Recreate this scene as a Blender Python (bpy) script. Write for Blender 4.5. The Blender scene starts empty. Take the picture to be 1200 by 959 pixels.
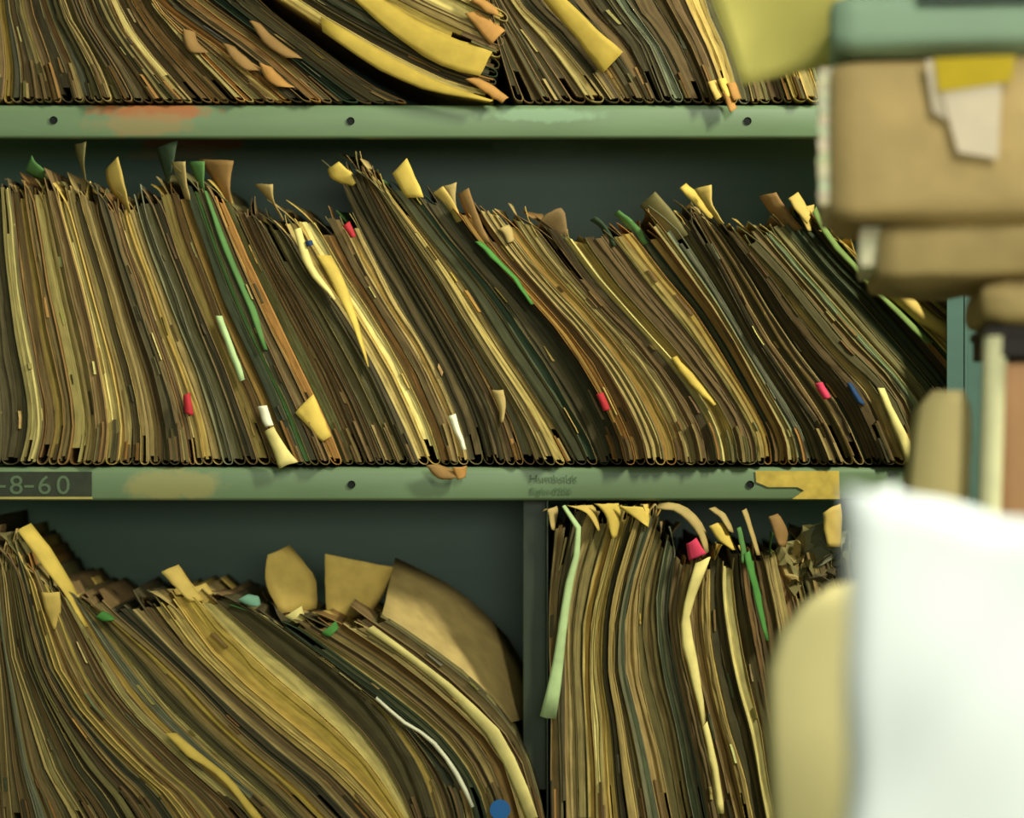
import bpy, bmesh, math, random
from mathutils import Vector, noise
rnd = random.Random(7)
K = 0.00075          # metres per photo pixel on the plane of the shelf fronts (y = 0)
CZ = 1.05            # camera height
D = 2.5              # camera to shelf fronts
scn = bpy.context.scene
C = scn.collection

def W(px, py, y=0.0):
    s = (D + y) / D
    return Vector(((px - 600) * K * s, y, CZ + (479.5 - py) * K * s))

def lin(c):
    return tuple((v / 255 / 12.92 if v / 255 <= .04045 else ((v / 255 + .055) / 1.055) ** 2.4) for v in c)

# ------------------------------------------------------------------ materials
PAL = dict(cream=(222, 202, 122), tan=(174, 148, 88), manila=(200, 168, 84), orange=(168, 120, 58),
           brown=(126, 100, 60), olive=(118, 107, 62), dark=(84, 74, 46), green=(84, 122, 62),
           grey=(124, 122, 92), pale=(176, 196, 134), dgreen=(52, 66, 42), teal=(110, 150, 122),
           red=(178, 44, 48), pink=(208, 58, 84), blue=(36, 62, 96), bblue=(40, 96, 150),
           white=(236, 228, 190), gold=(208, 176, 78), moss=(118, 138, 70), mustard=(172, 144, 56), kraft=(136, 102, 54), vgreen=(74, 128, 54))  # mustard is gold darkened for the dim light on the upper shelf
MATS = {}
def nodes(name, rough=0.8):
    m = bpy.data.materials.new(name); m.use_nodes = True
    nt = m.node_tree; b = nt.nodes['Principled BSDF']
    b.inputs['Roughness'].default_value = rough
    b.inputs['Specular IOR Level'].default_value = 0.25
    return m, nt, b
def edge_material():
    """paper seen edge on: per-sheet colour times fine streaks that run along the sheets"""
    m, nt, b = nodes('paper_edges', 0.85)
    N = nt.nodes; L = nt.links
    at = N.new('ShaderNodeVertexColor'); at.layer_name = 'Col'
    uv = N.new('ShaderNodeUVMap'); uv.uv_map = 'UVMap'
    mp = N.new('ShaderNodeMapping'); mp.inputs['Scale'].default_value = (520, 10, 1)
    n1 = N.new('ShaderNodeTexNoise'); n1.inputs['Scale'].default_value = 1.0; n1.inputs['Detail'].default_value = 3
    mp2 = N.new('ShaderNodeMapping'); mp2.inputs['Scale'].default_value = (250, 60, 1)
    n2 = N.new('ShaderNodeTexNoise'); n2.inputs['Scale'].default_value = 1.0; n2.inputs['Detail'].default_value = 4
    L.new(uv.outputs[0], mp.inputs[0]); L.new(mp.outputs[0], n1.inputs[0])
    L.new(uv.outputs[0], mp2.inputs[0]); L.new(mp2.outputs[0], n2.inputs[0])
    r = N.new('ShaderNodeMapRange'); r.inputs['From Min'].default_value = .32; r.inputs['From Max'].default_value = .68
    r.inputs['To Min'].default_value = .56; r.inputs['To Max'].default_value = 1.08
    L.new(n1.outputs[0], r.inputs[0])
    r2 = N.new('ShaderNodeMapRange'); r2.inputs['From Min'].default_value = .3; r2.inputs['From Max'].default_value = .7
    r2.inputs['To Min'].default_value = .8; r2.inputs['To Max'].default_value = 1.18
    L.new(n2.outputs[0], r2.inputs[0])
    mu = N.new('ShaderNodeMath'); mu.operation = 'MULTIPLY'
    L.new(r.outputs[0], mu.inputs[0]); L.new(r2.outputs[0], mu.inputs[1])
    vm = N.new('ShaderNodeVectorMath'); vm.operation = 'SCALE'
    L.new(at.outputs[0], vm.inputs[0]); L.new(mu.outputs[0], vm.inputs['Scale'])
    L.new(vm.outputs[0], b.inputs['Base Color'])
    bp = N.new('ShaderNodeBump'); bp.inputs['Strength'].default_value = .35; bp.inputs['Distance'].default_value = .0005
    L.new(n1.outputs[0], bp.inputs['Height']); L.new(bp.outputs[0], b.inputs['Normal'])
    return m
def paper(name, col=None, var=.14, scale=60, rough=.75, bump=.0):
    """card or paper with mottled ageing"""
    if name in MATS: return MATS[name]
    m, nt, b = nodes(name, rough)
    N = nt.nodes; L = nt.links
    c = lin(col or PAL[name])
    tc = N.new('ShaderNodeTexCoord')
    n1 = N.new('ShaderNodeTexNoise'); n1.inputs['Scale'].default_value = scale; n1.inputs['Detail'].default_value = 5
    L.new(tc.outputs['Object'], n1.inputs['Vector'])
    cr = N.new('ShaderNodeMapRange'); cr.inputs['From Min'].default_value = .3; cr.inputs['From Max'].default_value = .7
    cr.inputs['To Min'].default_value = 1 - var; cr.inputs['To Max'].default_value = 1 + var
    L.new(n1.outputs[0], cr.inputs[0])
    vm = N.new('ShaderNodeVectorMath'); vm.operation = 'SCALE'; vm.inputs[0].default_value = c
    L.new(cr.outputs[0], vm.inputs['Scale']); L.new(vm.outputs[0], b.inputs['Base Color'])
    if bump:
        bp = N.new('ShaderNodeBump'); bp.inputs['Distance'].default_value = bump; bp.inputs['Strength'].default_value = .8
        L.new(n1.outputs[0], bp.inputs['Height']); L.new(bp.outputs[0], b.inputs['Normal'])
    MATS[name] = m
    return m
def metal(name, col, stains=(), var=.1):
    """painted shelf steel; stains are (centre px,py, half width, half height, colour, strength)"""
    m, nt, b = nodes(name, .42)
    b.inputs['Specular IOR Level'].default_value = .5
    N = nt.nodes; L = nt.links
    tc = N.new('ShaderNodeTexCoord')
    mp = N.new('ShaderNodeMapping'); mp.inputs['Scale'].default_value = (9, 9, 40)
    n = N.new('ShaderNodeTexNoise'); n.inputs['Scale'].default_value = 1; n.inputs['Detail'].default_value = 6
    L.new(tc.outputs['Object'], mp.inputs[0]); L.new(mp.outputs[0], n.inputs[0])
    r = N.new('ShaderNodeMapRange'); r.inputs['To Min'].default_value = 1 - var * 2; r.inputs['To Max'].default_value = 1 + var * 2
    L.new(n.outputs[0], r.inputs[0])
    vm = N.new('ShaderNodeVectorMath'); vm.operation = 'SCALE'; vm.inputs[0].default_value = lin(col)
    L.new(r.outputs[0], vm.inputs['Scale'])
    out = vm.outputs[0]
    nn = N.new('ShaderNodeTexNoise'); nn.inputs['Scale'].default_value = 70; nn.inputs['Detail'].default_value = 4
    L.new(tc.outputs['Object'], nn.inputs[0])
    for (px, py, hw, hh, sc, st) in stains:
        w = W(px, py)
        a = N.new('ShaderNodeVectorMath'); a.operation = 'SUBTRACT'; a.inputs[1].default_value = w
        L.new(tc.outputs['Object'], a.inputs[0])
        s = N.new('ShaderNodeVectorMath'); s.operation = 'MULTIPLY'; s.inputs[1].default_value = (1 / (hw * K), 0, 1 / (hh * K))
        L.new(a.outputs[0], s.inputs[0])
        ln = N.new('ShaderNodeVectorMath'); ln.operation = 'LENGTH'; L.new(s.outputs[0], ln.inputs[0])
        ad = N.new('ShaderNodeMath'); ad.operation = 'MULTIPLY_ADD'; ad.inputs[1].default_value = 1.6; L.new(nn.outputs[0], ad.inputs[0]); L.new(ln.outputs['Value'], ad.inputs[2])
        mr = N.new('ShaderNodeMapRange'); mr.inputs['From Min'].default_value = 1.5; mr.inputs['From Max'].default_value = 1.95
        mr.inputs['To Min'].default_value = st; mr.inputs['To Max'].default_value = 0
        L.new(ad.outputs[0], mr.inputs[0])
        mx = N.new('ShaderNodeMix'); mx.data_type = 'RGBA'
        L.new(mr.outputs[0], mx.inputs['Factor']); L.new(out, mx.inputs['A']); mx.inputs['B'].default_value = (*lin(sc), 1)
        out = mx.outputs['Result']
    L.new(out, b.inputs['Base Color'])
    bp = N.new('ShaderNodeBump'); bp.inputs['Distance'].default_value = .0008; bp.inputs['Strength'].default_value = .35
    L.new(n.outputs[0], bp.inputs['Height']); L.new(bp.outputs[0], b.inputs['Normal'])
    return m
EDGE = edge_material()

# ------------------------------------------------------------------ mesh helpers
def link(name, me, mats, parent=None, loc=None):
    o = bpy.data.objects.new(name, me); C.objects.link(o)
    for m in (mats if isinstance(mats, (list, tuple)) else [mats]): me.materials.append(m)
    if parent is not None:
        o.parent = parent
    if loc is not None: o.location = loc
    return o
def empty(name, loc, label, cat, group=None):
    o = bpy.data.objects.new(name, None); C.objects.link(o); o.location = loc; o.empty_display_size = .02
    o['label'] = label; o['category'] = cat
    if group: o['group'] = group
    return o
def tag(o, label, cat, group=None):
    o['label'] = label; o['category'] = cat
    if group: o['group'] = group
    return o
def box_bm(bm, a, b, bev=0.0):
    r = bmesh.ops.create_cube(bm, size=1)
    for v in r['verts']:
        v.co = Vector([a[i] + (b[i] - a[i]) * (v.co[i] + .5) for i in range(3)])
    if bev:
        es = list({e for v in r['verts'] for e in v.link_edges})
        bmesh.ops.bevel(bm, geom=es, offset=bev, segments=3, affect='EDGES', profile=.6)
def bm_obj(name, bm, mat, parent=None, smooth=False, loc=None):
    bmesh.ops.recalc_face_normals(bm, faces=bm.faces)
    me = bpy.data.meshes.new(name); bm.to_mesh(me); bm.free()
    if smooth:
        for p in me.polygons: p.use_smooth = True
    return link(name, me, mat, parent, loc)

class Strips:
    """a block of sheets seen edge on: every sheet a swept prism with its own colour"""
    def __init__(s): s.v = []; s.f = []; s.col = []; s.uv = []
    def add(s, PL, PR, yf, depth, col, uoff, lean=0.0, rough=.0006, width=.01):
        n = len(PL); base = len(s.v); acc = 0
        k = rnd.uniform(0, 50)
        for i in range(n):
            if i: acc += (PL[i] - PL[i - 1]).length
            j = noise.noise((k, i * .6, 0)) * rough
            a, b = PL[i], PR[i]
            s.v += [(a.x, yf + j + max(lean, 0), a.z), (b.x, yf + j + max(-lean, 0), b.z), (b.x, yf + depth, b.z), (a.x, yf + depth, a.z)]
            s.uv += [(uoff, acc), (uoff + width, acc), (uoff + width + .03, acc), (uoff - .03, acc)]
        for i in range(n - 1):
            p = base + i * 4; q = p + 4
            for e in range(4):
                s.f.append((p + e, p + (e + 1) % 4, q + (e + 1) % 4, q + e)); s.col.append(col)
        s.f.append((base + 3, base + 2, base + 1, base)); s.col.append(col)
        t = base + (n - 1) * 4
        s.f.append((t, t + 1, t + 2, t + 3)); s.col.append(col)
    def build(s, name, parent, origin):
        me = bpy.data.meshes.new(name)
        me.from_pydata([(x - origin.x, y - origin.y, z - origin.z) for x, y, z in s.v], [], s.f)
        ca = me.color_attributes.new('Col', 'FLOAT_COLOR', 'CORNER')
        uv = me.uv_layers.new(name='UVMap')
        cd = []; ud = []
        for p in me.polygons:
            c = s.col[p.index]
            for li in p.loop_indices:
                cd += (c[0], c[1], c[2], 1.0); ud += s.uv[me.loops[li].vertex_index]
        ca.data.foreach_set('color', cd); uv.data.foreach_set('uv', ud)
        return link(name, me, EDGE, parent)

def grid_mesh(rows, origin, name, mat, parent, thick, smooth=True):
    """rows: list of equally long lists of points -> a bent sheet with real thickness"""
    n = len(rows[0]); v = [tuple(p - origin) for r in rows for p in r]; f = []
    for i in range(len(rows) - 1):
        for j in range(n - 1):
            a = i * n + j; f.append((a, a + 1, a + n + 1, a + n))
    me = bpy.data.meshes.new(name); me.from_pydata(v, [], f)
    if smooth:
        for p in me.polygons: p.use_smooth = True
    o = link(name, me, mat, parent)
    md = o.modifiers.new('thickness', 'SOLIDIFY'); md.thickness = thick; md.offset = 0
    return o

# ------------------------------------------------------------------ guides
def catmull(pts, n=18):
    P = [pts[0]] + list(pts) + [pts[-1]]
    dense = []
    for i in range(1, len(P) - 2):
        p0, p1, p2, p3 = (Vector(P[i - 1]), Vector(P[i]), Vector(P[i + 1]), Vector(P[i + 2]))
        for k in range(8):
            t = k / 8
            dense.append(.5 * ((2 * p1) + (p2 - p0) * t + (2 * p0 - 5 * p1 + 4 * p2 - p3) * t * t + (3 * p1 - p0 - 3 * p2 + p3) * t ** 3))
    dense.append(Vector(pts[-1]))
    acc = [0]
    for i in range(1, len(dense)): acc.append(acc[-1] + (dense[i] - dense[i - 1]).length)
    out = []
    j = 0
    for k in range(n):
        d = acc[-1] * k / (n - 1)
        while j < len(acc) - 2 and acc[j + 1] < d: j += 1
        u = (d - acc[j]) / max(1e-9, acc[j + 1] - acc[j])
        out.append(dense[j].lerp(dense[j + 1], min(1, u)))
    return out
def extend(pts, L):
    acc = sum((Vector(pts[i]) - Vector(pts[i - 1])).length for i in range(1, len(pts)))
    if acc < L:
        a, b = Vector(pts[-2]), Vector(pts[-1]); d = (b - a).normalized()
        d2 = (d + Vector((0, -1)) * .5).normalized()
        pts = list(pts) + [tuple(b + d2 * (L - acc))]
    return pts
class Fam:
    def __init__(s, guides, L=None):
        if L: guides = [extend(g, L) for g in guides]
        s.g = [catmull(g) for g in guides]; s.x = [g[0][0] for g in guides]
    def curve(s, u):
        X = s.x
        i = 0
        while i < len(X) - 2 and u > X[i + 1]: i += 1
        t = (u - X[i]) / (X[i + 1] - X[i])
        return [a.lerp(b, t) for a, b in zip(s.g[i], s.g[i + 1])]
def at(c, t):
    n = len(c) - 1; x = t * n
    if x >= n:
        d = (c[-1] - c[-3]) / 2
        return c[-1] + d * (x - n)
    i = max(0, int(x)); return c[i].lerp(c[i + 1], x - i)

TOP = Fam([[(-14, 120), (-14, 60), (-18, 0)],
           [(8, 120), (12, 80), (8, 40), (2, 0)], [(60, 120), (50, 80), (37, 40), (27, 0)],
           [(113, 120), (100, 77), (77, 33), (63, 0)], [(217, 120), (187, 87), (150, 40), (130, 0)],
           [(280, 120), (233, 70), (200, 33), (175, 0)], [(332, 120), (300, 93), (260, 60), (213, 27), (180, 0)],
           [(392, 120), (345, 78), (300, 42), (255, 10), (225, -20)],
           [(480, 120), (436, 100), (388, 66), (338, 28), (290, -12)]], 300)
SLUMP = Fam([[(577, 121), (523, 110), (467, 83), (413, 53), (380, 33), (320, -5), (260, -60), (225, -120)],
             [(585, 80), (520, 55), (450, 22), (400, -4), (330, -55), (280, -105), (250, -150)],
             [(596, 18), (545, -10), (500, -32), (440, -75), (400, -120), (370, -180)]], 360)
TOP2 = Fam([[(604, 120), (596, 95), (585, 60), (570, 0)], [(640, 120), (622, 90), (600, 50), (575, 0)], [(710, 120), (685, 85), (645, 40), (605, 0)],
            [(757, 120), (730, 70), (700, 30), (672, 0)], [(778, 120), (750, 50), (710, 0)],
            [(812, 120), (786, 64), (765, 30), (742, 0)], [(866, 122), (861, 94), (846, 49), (826, 0)],
            [(905, 120), (893, 80), (880, 40), (862, 0)], [(962, 120), (948, 80), (933, 40), (915, 0)],
            [(1100, 120), (1090, 80), (1075, 40), (1060, 0)]], 300)
MID = Fam([[(-26, 545), (-20, 490), (-30, 420), (-40, 320), (-46, 225)],
           [(0, 545), (3, 490), (-4, 420), (-14, 320), (-22, 225)],
           [(22, 545), (33, 500), (28, 450), (17, 390), (6, 300), (0, 225)],
           [(122, 545), (128, 500), (123, 460), (108, 390), (88, 310), (75, 262), (66, 222)],
           [(250, 545), (240, 500), (222, 440), (200, 385), (183, 335), (163, 285), (150, 240)],
           [(350, 545), (325, 482), (301, 431), (280, 384), (260, 335), (240, 280), (222, 226)],
           [(493, 545), (472, 495), (451, 450), (429, 410), (400, 362), (368, 320), (336, 266)],
           [(550, 545), (540, 500), (528, 471), (507, 423), (480, 379), (453, 333), (419, 262)],
           [(558, 545), (547, 500), (535, 470), (514, 422), (487, 375), (452, 315), (418, 258), (386, 207)],
           [(590, 545), (580, 500), (566, 465), (540, 415), (515, 375), (475, 305), (442, 245), (425, 205)],
           [(672, 545), (644, 495), (615, 452), (580, 401), (540, 335), (490, 268), (448, 215)],
           [(730, 545), (722, 510), (687, 440), (647, 382), (600, 330), (560, 285), (530, 240)],
           [(863, 545), (857, 508), (836, 468), (799, 420), (767, 386), (721, 333), (685, 284)],
           [(920, 545), (918, 515), (900, 479), (870, 425), (840, 370), (802, 320), (765, 272)],
           [(981, 545), (958, 494), (937, 464), (912, 428), (885, 385), (850, 318), (812, 250)],
           [(1064, 545), (1044, 494), (1026, 457), (990, 422), (951, 376), (915, 330), (874, 284)],
           [(1170, 545), (1155, 500), (1125, 450), (1075, 390), (1030, 340), (985, 295), (945, 245)],
           [(1230, 545), (1205, 490), (1165, 440), (1120, 400), (1080, 365), (1040, 330)],
           [(1300, 545), (1270, 490), (1225, 440), (1175, 400), (1125, 360), (1085, 325)]])
BL = Fam([[(-40, 970), (-45, 900), (-50, 800), (-56, 700), (-62, 640)],
          [(10, 970), (5, 900), (0, 800), (-8, 700), (-12, 640)],
          [(95, 970), (80, 941), (59, 909), (43, 863), (27, 810), (13, 760), (8, 710), (2, 655)],
          [(217, 970), (187, 928), (149, 895), (107, 850), (75, 810), (53, 760), (38, 700), (24, 655)],
          [(320, 970), (293, 941), (252, 905), (205, 862), (168, 825), (139, 785), (112, 745), (84, 700)],
          [(395, 970), (376, 952), (343, 918), (300, 883), (256, 842), (210, 793), (168, 755), (118, 715)],
          [(462, 970), (430, 933), (400, 903), (350, 863), (300, 822), (262, 788), (228, 750), (200, 705)],
          [(500, 970), (490, 933), (475, 893), (443, 842), (410, 806), (360, 765), (315, 733), (276, 706)],
          [(562, 970), (552, 930), (530, 896), (490, 853), (455, 825), (423, 800), (375, 765), (325, 728)],
          [(588, 970), (577, 926), (548, 873), (502, 828), (450, 788), (400, 755), (362, 732)],
          [(626, 970), (614, 926), (602, 886), (576, 855), (533, 813), (483, 770), (423, 730)],
          [(640, 970), (633, 935), (619, 890), (599, 850), (560, 805), (500, 758), (448, 722)]])
BR = Fam([[(646, 970), (645, 860), (643, 760), (643, 680), (650, 612)],
          [(664, 970), (662, 860), (660, 760), (664, 680), (688, 604)],
          [(700, 970), (696, 860), (692, 780), (697, 713), (724, 608)],
          [(775, 970), (750, 850), (732, 785), (733, 713), (747, 660), (766, 602)],
          [(805, 970), (781, 850), (762, 770), (760, 700), (776, 625)],
          [(848, 970), (828, 870), (803, 770), (796, 720), (805, 658)],
          [(886, 970), (868, 890), (848, 820), (836, 760), (832, 700), (834, 655)],
          [(912, 970), (892, 850), (874, 770), (862, 710), (858, 655)],
          [(932, 970), (918, 880), (902, 770), (893, 700), (882, 650)],
          [(990, 970), (975, 860), (958, 760), (945, 700), (935, 655)],
          [(1100, 970), (1085, 860), (1065, 760), (1050, 700), (1040, 655)]])

# ------------------------------------------------------------------ styles
STY = {  # cover, weighted sheet colours, words
    'd': ('dark', 'dark dark brown dark olive dark dgreen', ['dark brown', 'dull dark', 'deep brown', 'blackish brown']),  # dull kraft tones, set darker for files that stand in shadow
    'o': ('olive', 'olive olive dark brown grey olive tan', ['olive brown', 'dull olive', 'drab olive', 'olive']),
    'b': ('brown', 'brown brown tan dark brown olive orange', ['brown', 'mid brown', 'dull brown', 'faded brown']),
    't': ('tan', 'tan tan cream manila brown tan olive', ['tan', 'light brown', 'straw coloured', 'sandy tan']),
    'c': ('manila', 'cream cream tan manila cream tan brown', ['cream', 'pale cream', 'yellowish cream', 'bright cream']),
    'r': ('orange', 'orange tan manila orange brown cream', ['orange tan', 'warm orange', 'orange brown', 'amber']),
    'g': ('green', 'green olive dgreen green grey tan', ['green edged', 'mossy green', 'green', 'dull green']),
    'k': ('dgreen', 'dgreen dark dgreen dark olive', ['blackish green', 'dark green', 'greenish black', 'deep green']),
    'y': ('grey', 'grey grey olive grey pale dark', ['grey', 'greyish olive', 'stone grey', 'grey green']),
    'm': ('manila', 'manila manila gold tan cream', ['manila', 'golden', 'bright manila', 'yellow manila']),
}
FILES = []   # dict(fam,row,u0,u1,A,B,root,front,...)
ORD = ['', 'next', 'second', 'third', 'fourth', 'fifth', 'sixth', 'seventh', 'eighth', 'ninth', 'tenth', 'eleventh', 'twelfth', 'thirteenth', 'fourteenth', 'fifteenth', 'sixteenth']

RUN = [0.0]
def make_file(fam, row, u0, u1, sty, A, B, opts):
    cov, sheets, words = STY[sty]
    sheets = sheets.split()
    tone = lin(PAL[rnd.choice(sheets[:4])]); tj = rnd.choice([.5, .65, .8, .9, 1, 1.1, 1.2]); tone = tuple(v * tj for v in tone)
    w = opts.get('w', u1 - u0)
    base = W((u0 + u1) / 2, (A[0].y + B[0].y) / 2)
    if rnd.random() < .3: RUN[0] = rnd.choice([-.008, -.006, -.003, -.001, .002, .004])
    front = opts.get('front', RUN[0] + rnd.choice([-.003, -.001, 0, .002, .004]) + rnd.uniform(-.001, .001))
    base.y = 0.1
    root = empty('case_file', base, 'x', 'file', None)
    e = opts.get('t', 1 + rnd.uniform(-.035, .03))
    cap = CZ + (479.5 - {'mid': 167, 'low': 591, 'br': 591}.get(row, -260)) * K - rnd.uniform(0, .002)   # underside of the shelf above
    pt = lambda f, t: (lambda q: Vector(((q.x - 600) * K, 0, min(cap, CZ + (479.5 - q.y) * K))))(at(A, t).lerp(at(B, t), f))
    # papers: sheets seen edge on
    S = Strips(); f = .04
    ks = rnd.uniform(0, 99); am = min(.13, 1.6 / w); lift = opts.get('lift', rnd.choice([0, 0, .003, .006]))
    def pf(f_, t):
        return pt(f_ + min(1, 6 * f_ * (1 - f_)) * am * (noise.noise((ks + f_ * 3.5, t * 7, 0)) + .35 * noise.noise((ks + f_ * 9, t * 26, 5))), t)
    fe = 1 - f; uo = rnd.uniform(0, 40)
    N = 24
    while f < fe - .01:
        sw = rnd.choice([1.3, 1.8, 2.4, 3.2, 4.2, 5.5]) / w
        if rnd.random() < (.3 if sty in 'dko' else .12): sw = rnd.uniform(5, 9) / w
        f1 = min(fe, f + sw)
        name = rnd.choice(sheets)
        c = lin(PAL[name]); j = rnd.uniform(.75, 1.15); h = rnd.uniform(.94, 1.06)
        c = tuple(.3 * a_ + .7 * b_ for a_, b_ in zip(c, tone))
        c = (c[0] * j, c[1] * j, c[2] * j * h)
        t0 = lift + rnd.uniform(.008, .03); t1 = e + rnd.uniform(-.012, .004)
        if rnd.random() < .12: t0 = rnd.uniform(.05, .16)
        if rnd.random() < .06: t1 = e - rnd.uniform(.05, .2)
        dy = rnd.choice([0, 0, .0004, .0008, .0012, .0025])
        T = [t0 + (t1 - t0) * k / (N - 1) for k in range(N)]
        S.add([pf(f, t) for t in T], [pf(f1, t) for t in T], front + dy + rnd.uniform(0, .0003), .215, c, uo + f * w * K, rnd.uniform(-.0012, .0012), .0008, (f1 - f) * w * K)
        f = f1
    for k in range(rnd.choice([0, 0, 1, 1, 2]) if w > 8 else 0):
        f = rnd.uniform(.15, .8); f1 = f + rnd.uniform(1.2, 3.2) / w; t0 = rnd.uniform(.08, e - .15); t1 = t0 + rnd.uniform(.02, .11)
        c = tuple(v * rnd.uniform(.75, 1.1) for v in lin(PAL[rnd.choice(['cream', 'tan', 'tan', 'manila', 'brown', 'kraft', 'grey', 'dark', 'brown'])]))
        T = [t0 + (t1 - t0) * i / 5 for i in range(6)]
        S.add([pf(f, t) for t in T], [pf(min(f1, .9), t) for t in T], front - rnd.uniform(.0006, .002), .02, c, uo + f * w * K, rnd.uniform(-.0015, .0015), .0006, .002)
    S.build('papers', root, base)
    # cover: folded card, U round the bottom, back leaf taller, front top corners bent
    D_ = [0, .012, .03, .055, .09, .14, .19, .228]
    eL = opts.get('eL', rnd.choice([.0, .01, .02, .04])); eR = opts.get('eR', rnd.choice([.01, .02, .03, .05, .07]))
    cL = opts.get('cL', rnd.choice([0, rnd.uniform(-16, 16), rnd.uniform(-12, 6)])); cR = opts.get('cR', rnd.choice([rnd.uniform(-26, 14), rnd.uniform(-26, -6), rnd.uniform(-22, 12)]))
    hL = rnd.uniform(.0, .6); hR = rnd.uniform(.3, 1)
    r = min(w * .48, 7) / 300; cfr = rnd.choice([-.001, .0006, .0012, .0012, .002])
    rows = []
    def leaf(f, t, y, top, curl):
        p = pt(f, t)
        over = max(0, t - (e - .045)) / .10
        if over and curl: p.x += curl * K * over ** 1.6 * max(0, 1 - y / .10); p.z = min(cap, p.z + abs(curl) * .25 * K * over * max(0, 1 - y / .06))
        return p
    tl = [e + eL, e + eL * .5, e - .02, e - .06, .8, .65, .5, .36, .24, .14, .08, r * 1.2]
    tr = [e + eR, e + eR * .66, e + eR * .33, e - .02, e - .06, .8, .65, .5, .36, .24, .14, .08, r * 1.2]
    for t in tl:
        rows.append([leaf(0.03, t if (t <= e or y < .12 or hL < .4) else e, y, e, cL) + Vector((0, front + cfr + y, 0)) for y in D_])
    for a in (25, 50, 75, 105, 130, 155):
        fx = .5 - .47 * math.cos(math.radians(a)); tt = r * (1.2 - 1.2 * math.sin(math.radians(a))) + lift * .25
        rows.append([pt(fx, max(.002, tt)) + Vector((0, front + cfr + y, 0)) for y in D_])
    for t in reversed(tr):
        rows.append([leaf(0.97, t if (t <= e or y > .02 or hR < .8) else e + .01, y, e, cR) + Vector((0, front + cfr + y, 0)) for y in D_])
    cn = opts.get('cover', cov if rnd.random() < .6 else rnd.choice(['kraft', 'brown', 'olive', 'dark', 'tan']))
    cv = grid_mesh(rows, base, 'cover', paper(cn), root, .0006)
    # binding strips: short folded card ends low on the front edge
    if opts.get('bind', rnd.random() < .42) and w > 8:
        S = Strips(); n = rnd.randint(2, 4); f = rnd.uniform(.08, .45)
        for k in range(n):
            f1 = min(.95, f + rnd.uniform(2, 3.6) / w)
            if f1 - f < .03: break
            c = lin(PAL[rnd.choice(['orange', 'brown', 'tan', 'kraft', 'brown', 'olive', 'dark'])]); j = rnd.uniform(.7, 1.1)
            t1 = rnd.uniform(.07, .17); t0 = rnd.uniform(.008, .02)
            T = [t0 + (t1 - t0) * i / 4 for i in range(5)]
            S.add([pt(f, t) for t in T], [pt(f1, t) for t in T], front - rnd.uniform(.001, .004), .03, tuple(x * j for x in c), uo + f * w * K, rnd.uniform(-.001, .001), .0003, (f1 - f) * w * K)
            f = f1 + .02
        if S.v: S.build('binding_strip', root, base)
    # index tab standing up behind
    if rnd.random() < opts.get('tab', .6) and w > 6:
        ff = rnd.uniform(.25, .8); y0 = rnd.choice([0, .004, .02, .06, .12]); h = rnd.uniform(.03, .08); cu = rnd.uniform(-22, 12); wd_ = rnd.uniform(4, 12)
        rows = []
        for k in range(6):
            t = e - .05 + (h + .05) * k / 5; q = pt(ff, t)
            rows.append([q + Vector((cu * K * (k / 5) ** 2 * (1 - j / 5) + (j / 5) * K * wd_ * (k / 5) + 1.5 * K * noise.noise((ks, k * .7, j * .7)), front + y0 + .035 * j / 4, 1.5 * K * noise.noise((ks, j * .9, 9)))) for j in range(5)])
        grid_mesh(rows, base, 'index_tab', paper(rnd.choice(['manila', 'tan', 'brown', 'green', 'olive', 'manila', 'kraft'])), root, .0006)
    FILES.append(dict(fam=fam, row=row, u=(u0 + u1) / 2, A=A, B=B, root=root, front=front, base=base, words=words, sty=sty, w=w, lab=None))
    return FILES[-1]

def fill(fam, row, spec, jit=1.3):
    """spec: list of (bottom x, style letters, mean width, opts) – each run is cut into files"""
    def bound(u):
        c = fam.curve(u); k = rnd.uniform(0, 99)
        out = []
        for i, p in enumerate(c):
            t = i / (len(c) - 1)
            out.append(p + Vector((noise.noise((k, t * 4, 0)) * jit * 2 * min(1, t * 5), 0)))
        return out
    A = bound(spec[0][0])
    for i in range(len(spec) - 1):
        x0, st, mw = spec[i][:3]; op = spec[i][3] if len(spec[i]) > 3 else {}
        x1 = spec[i + 1][0]; n = max(1, round((x1 - x0) / mw)); u = x0
        cuts = [x0 + (x1 - x0) * (k + (rnd.uniform(-.22, .22) if 0 < k < n else 0)) / n for k in range(n + 1)]
        for k in range(n):
            B = bound(cuts[k + 1])
            o = dict(op)
            make_file(fam, row, cuts[k], cuts[k + 1], st[k % len(st)], A, B, o)
            A = B

fill(TOP, 'top', [(-14, 'b', 12), (3, 'm', 10), (14, 'ob', 12), (52, 't', 9), (62, 'bdb', 12), (100, 'y', 11), (112, 'ot', 13), (145, 'bd', 11), (180, 'bobt', 11),
                  (240, 'brb', 11), (290, 'robr', 11), (345, 'dbro', 12), (392, 'dkbd', 15), (480, '', 1)])  # dark run at the end stands in for the shadow under the fan
fill(SLUMP, 'slump', [(577, 'm', 2.2, dict(w=11, cover='manila', tab=0)), (579.2, 'ddk', 1.7, dict(w=12, tab=0, lift=0)), (584.3, 'om', 2.4, dict(w=15, tab=0, lift=0)), (589, 'rtr', 2.3, dict(w=14, tab=0, lift=0)), (596, '', 1)], .3)
fill(TOP2, 'top', [(604, 'dodo', 12, dict(cover='brown')), (672, 'o', 16), (690, 't', 20), (712, 'db', 14), (757, 'od', 11), (778, 'dy', 12), (812, 'dob', 13), (850, 't', 14),
                   (866, 'ybo', 13), (905, 'bk', 12), (930, 'm', 15), (947, 'c', 14), (962, 'ot', 16), (1100, '', 1)])
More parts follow.
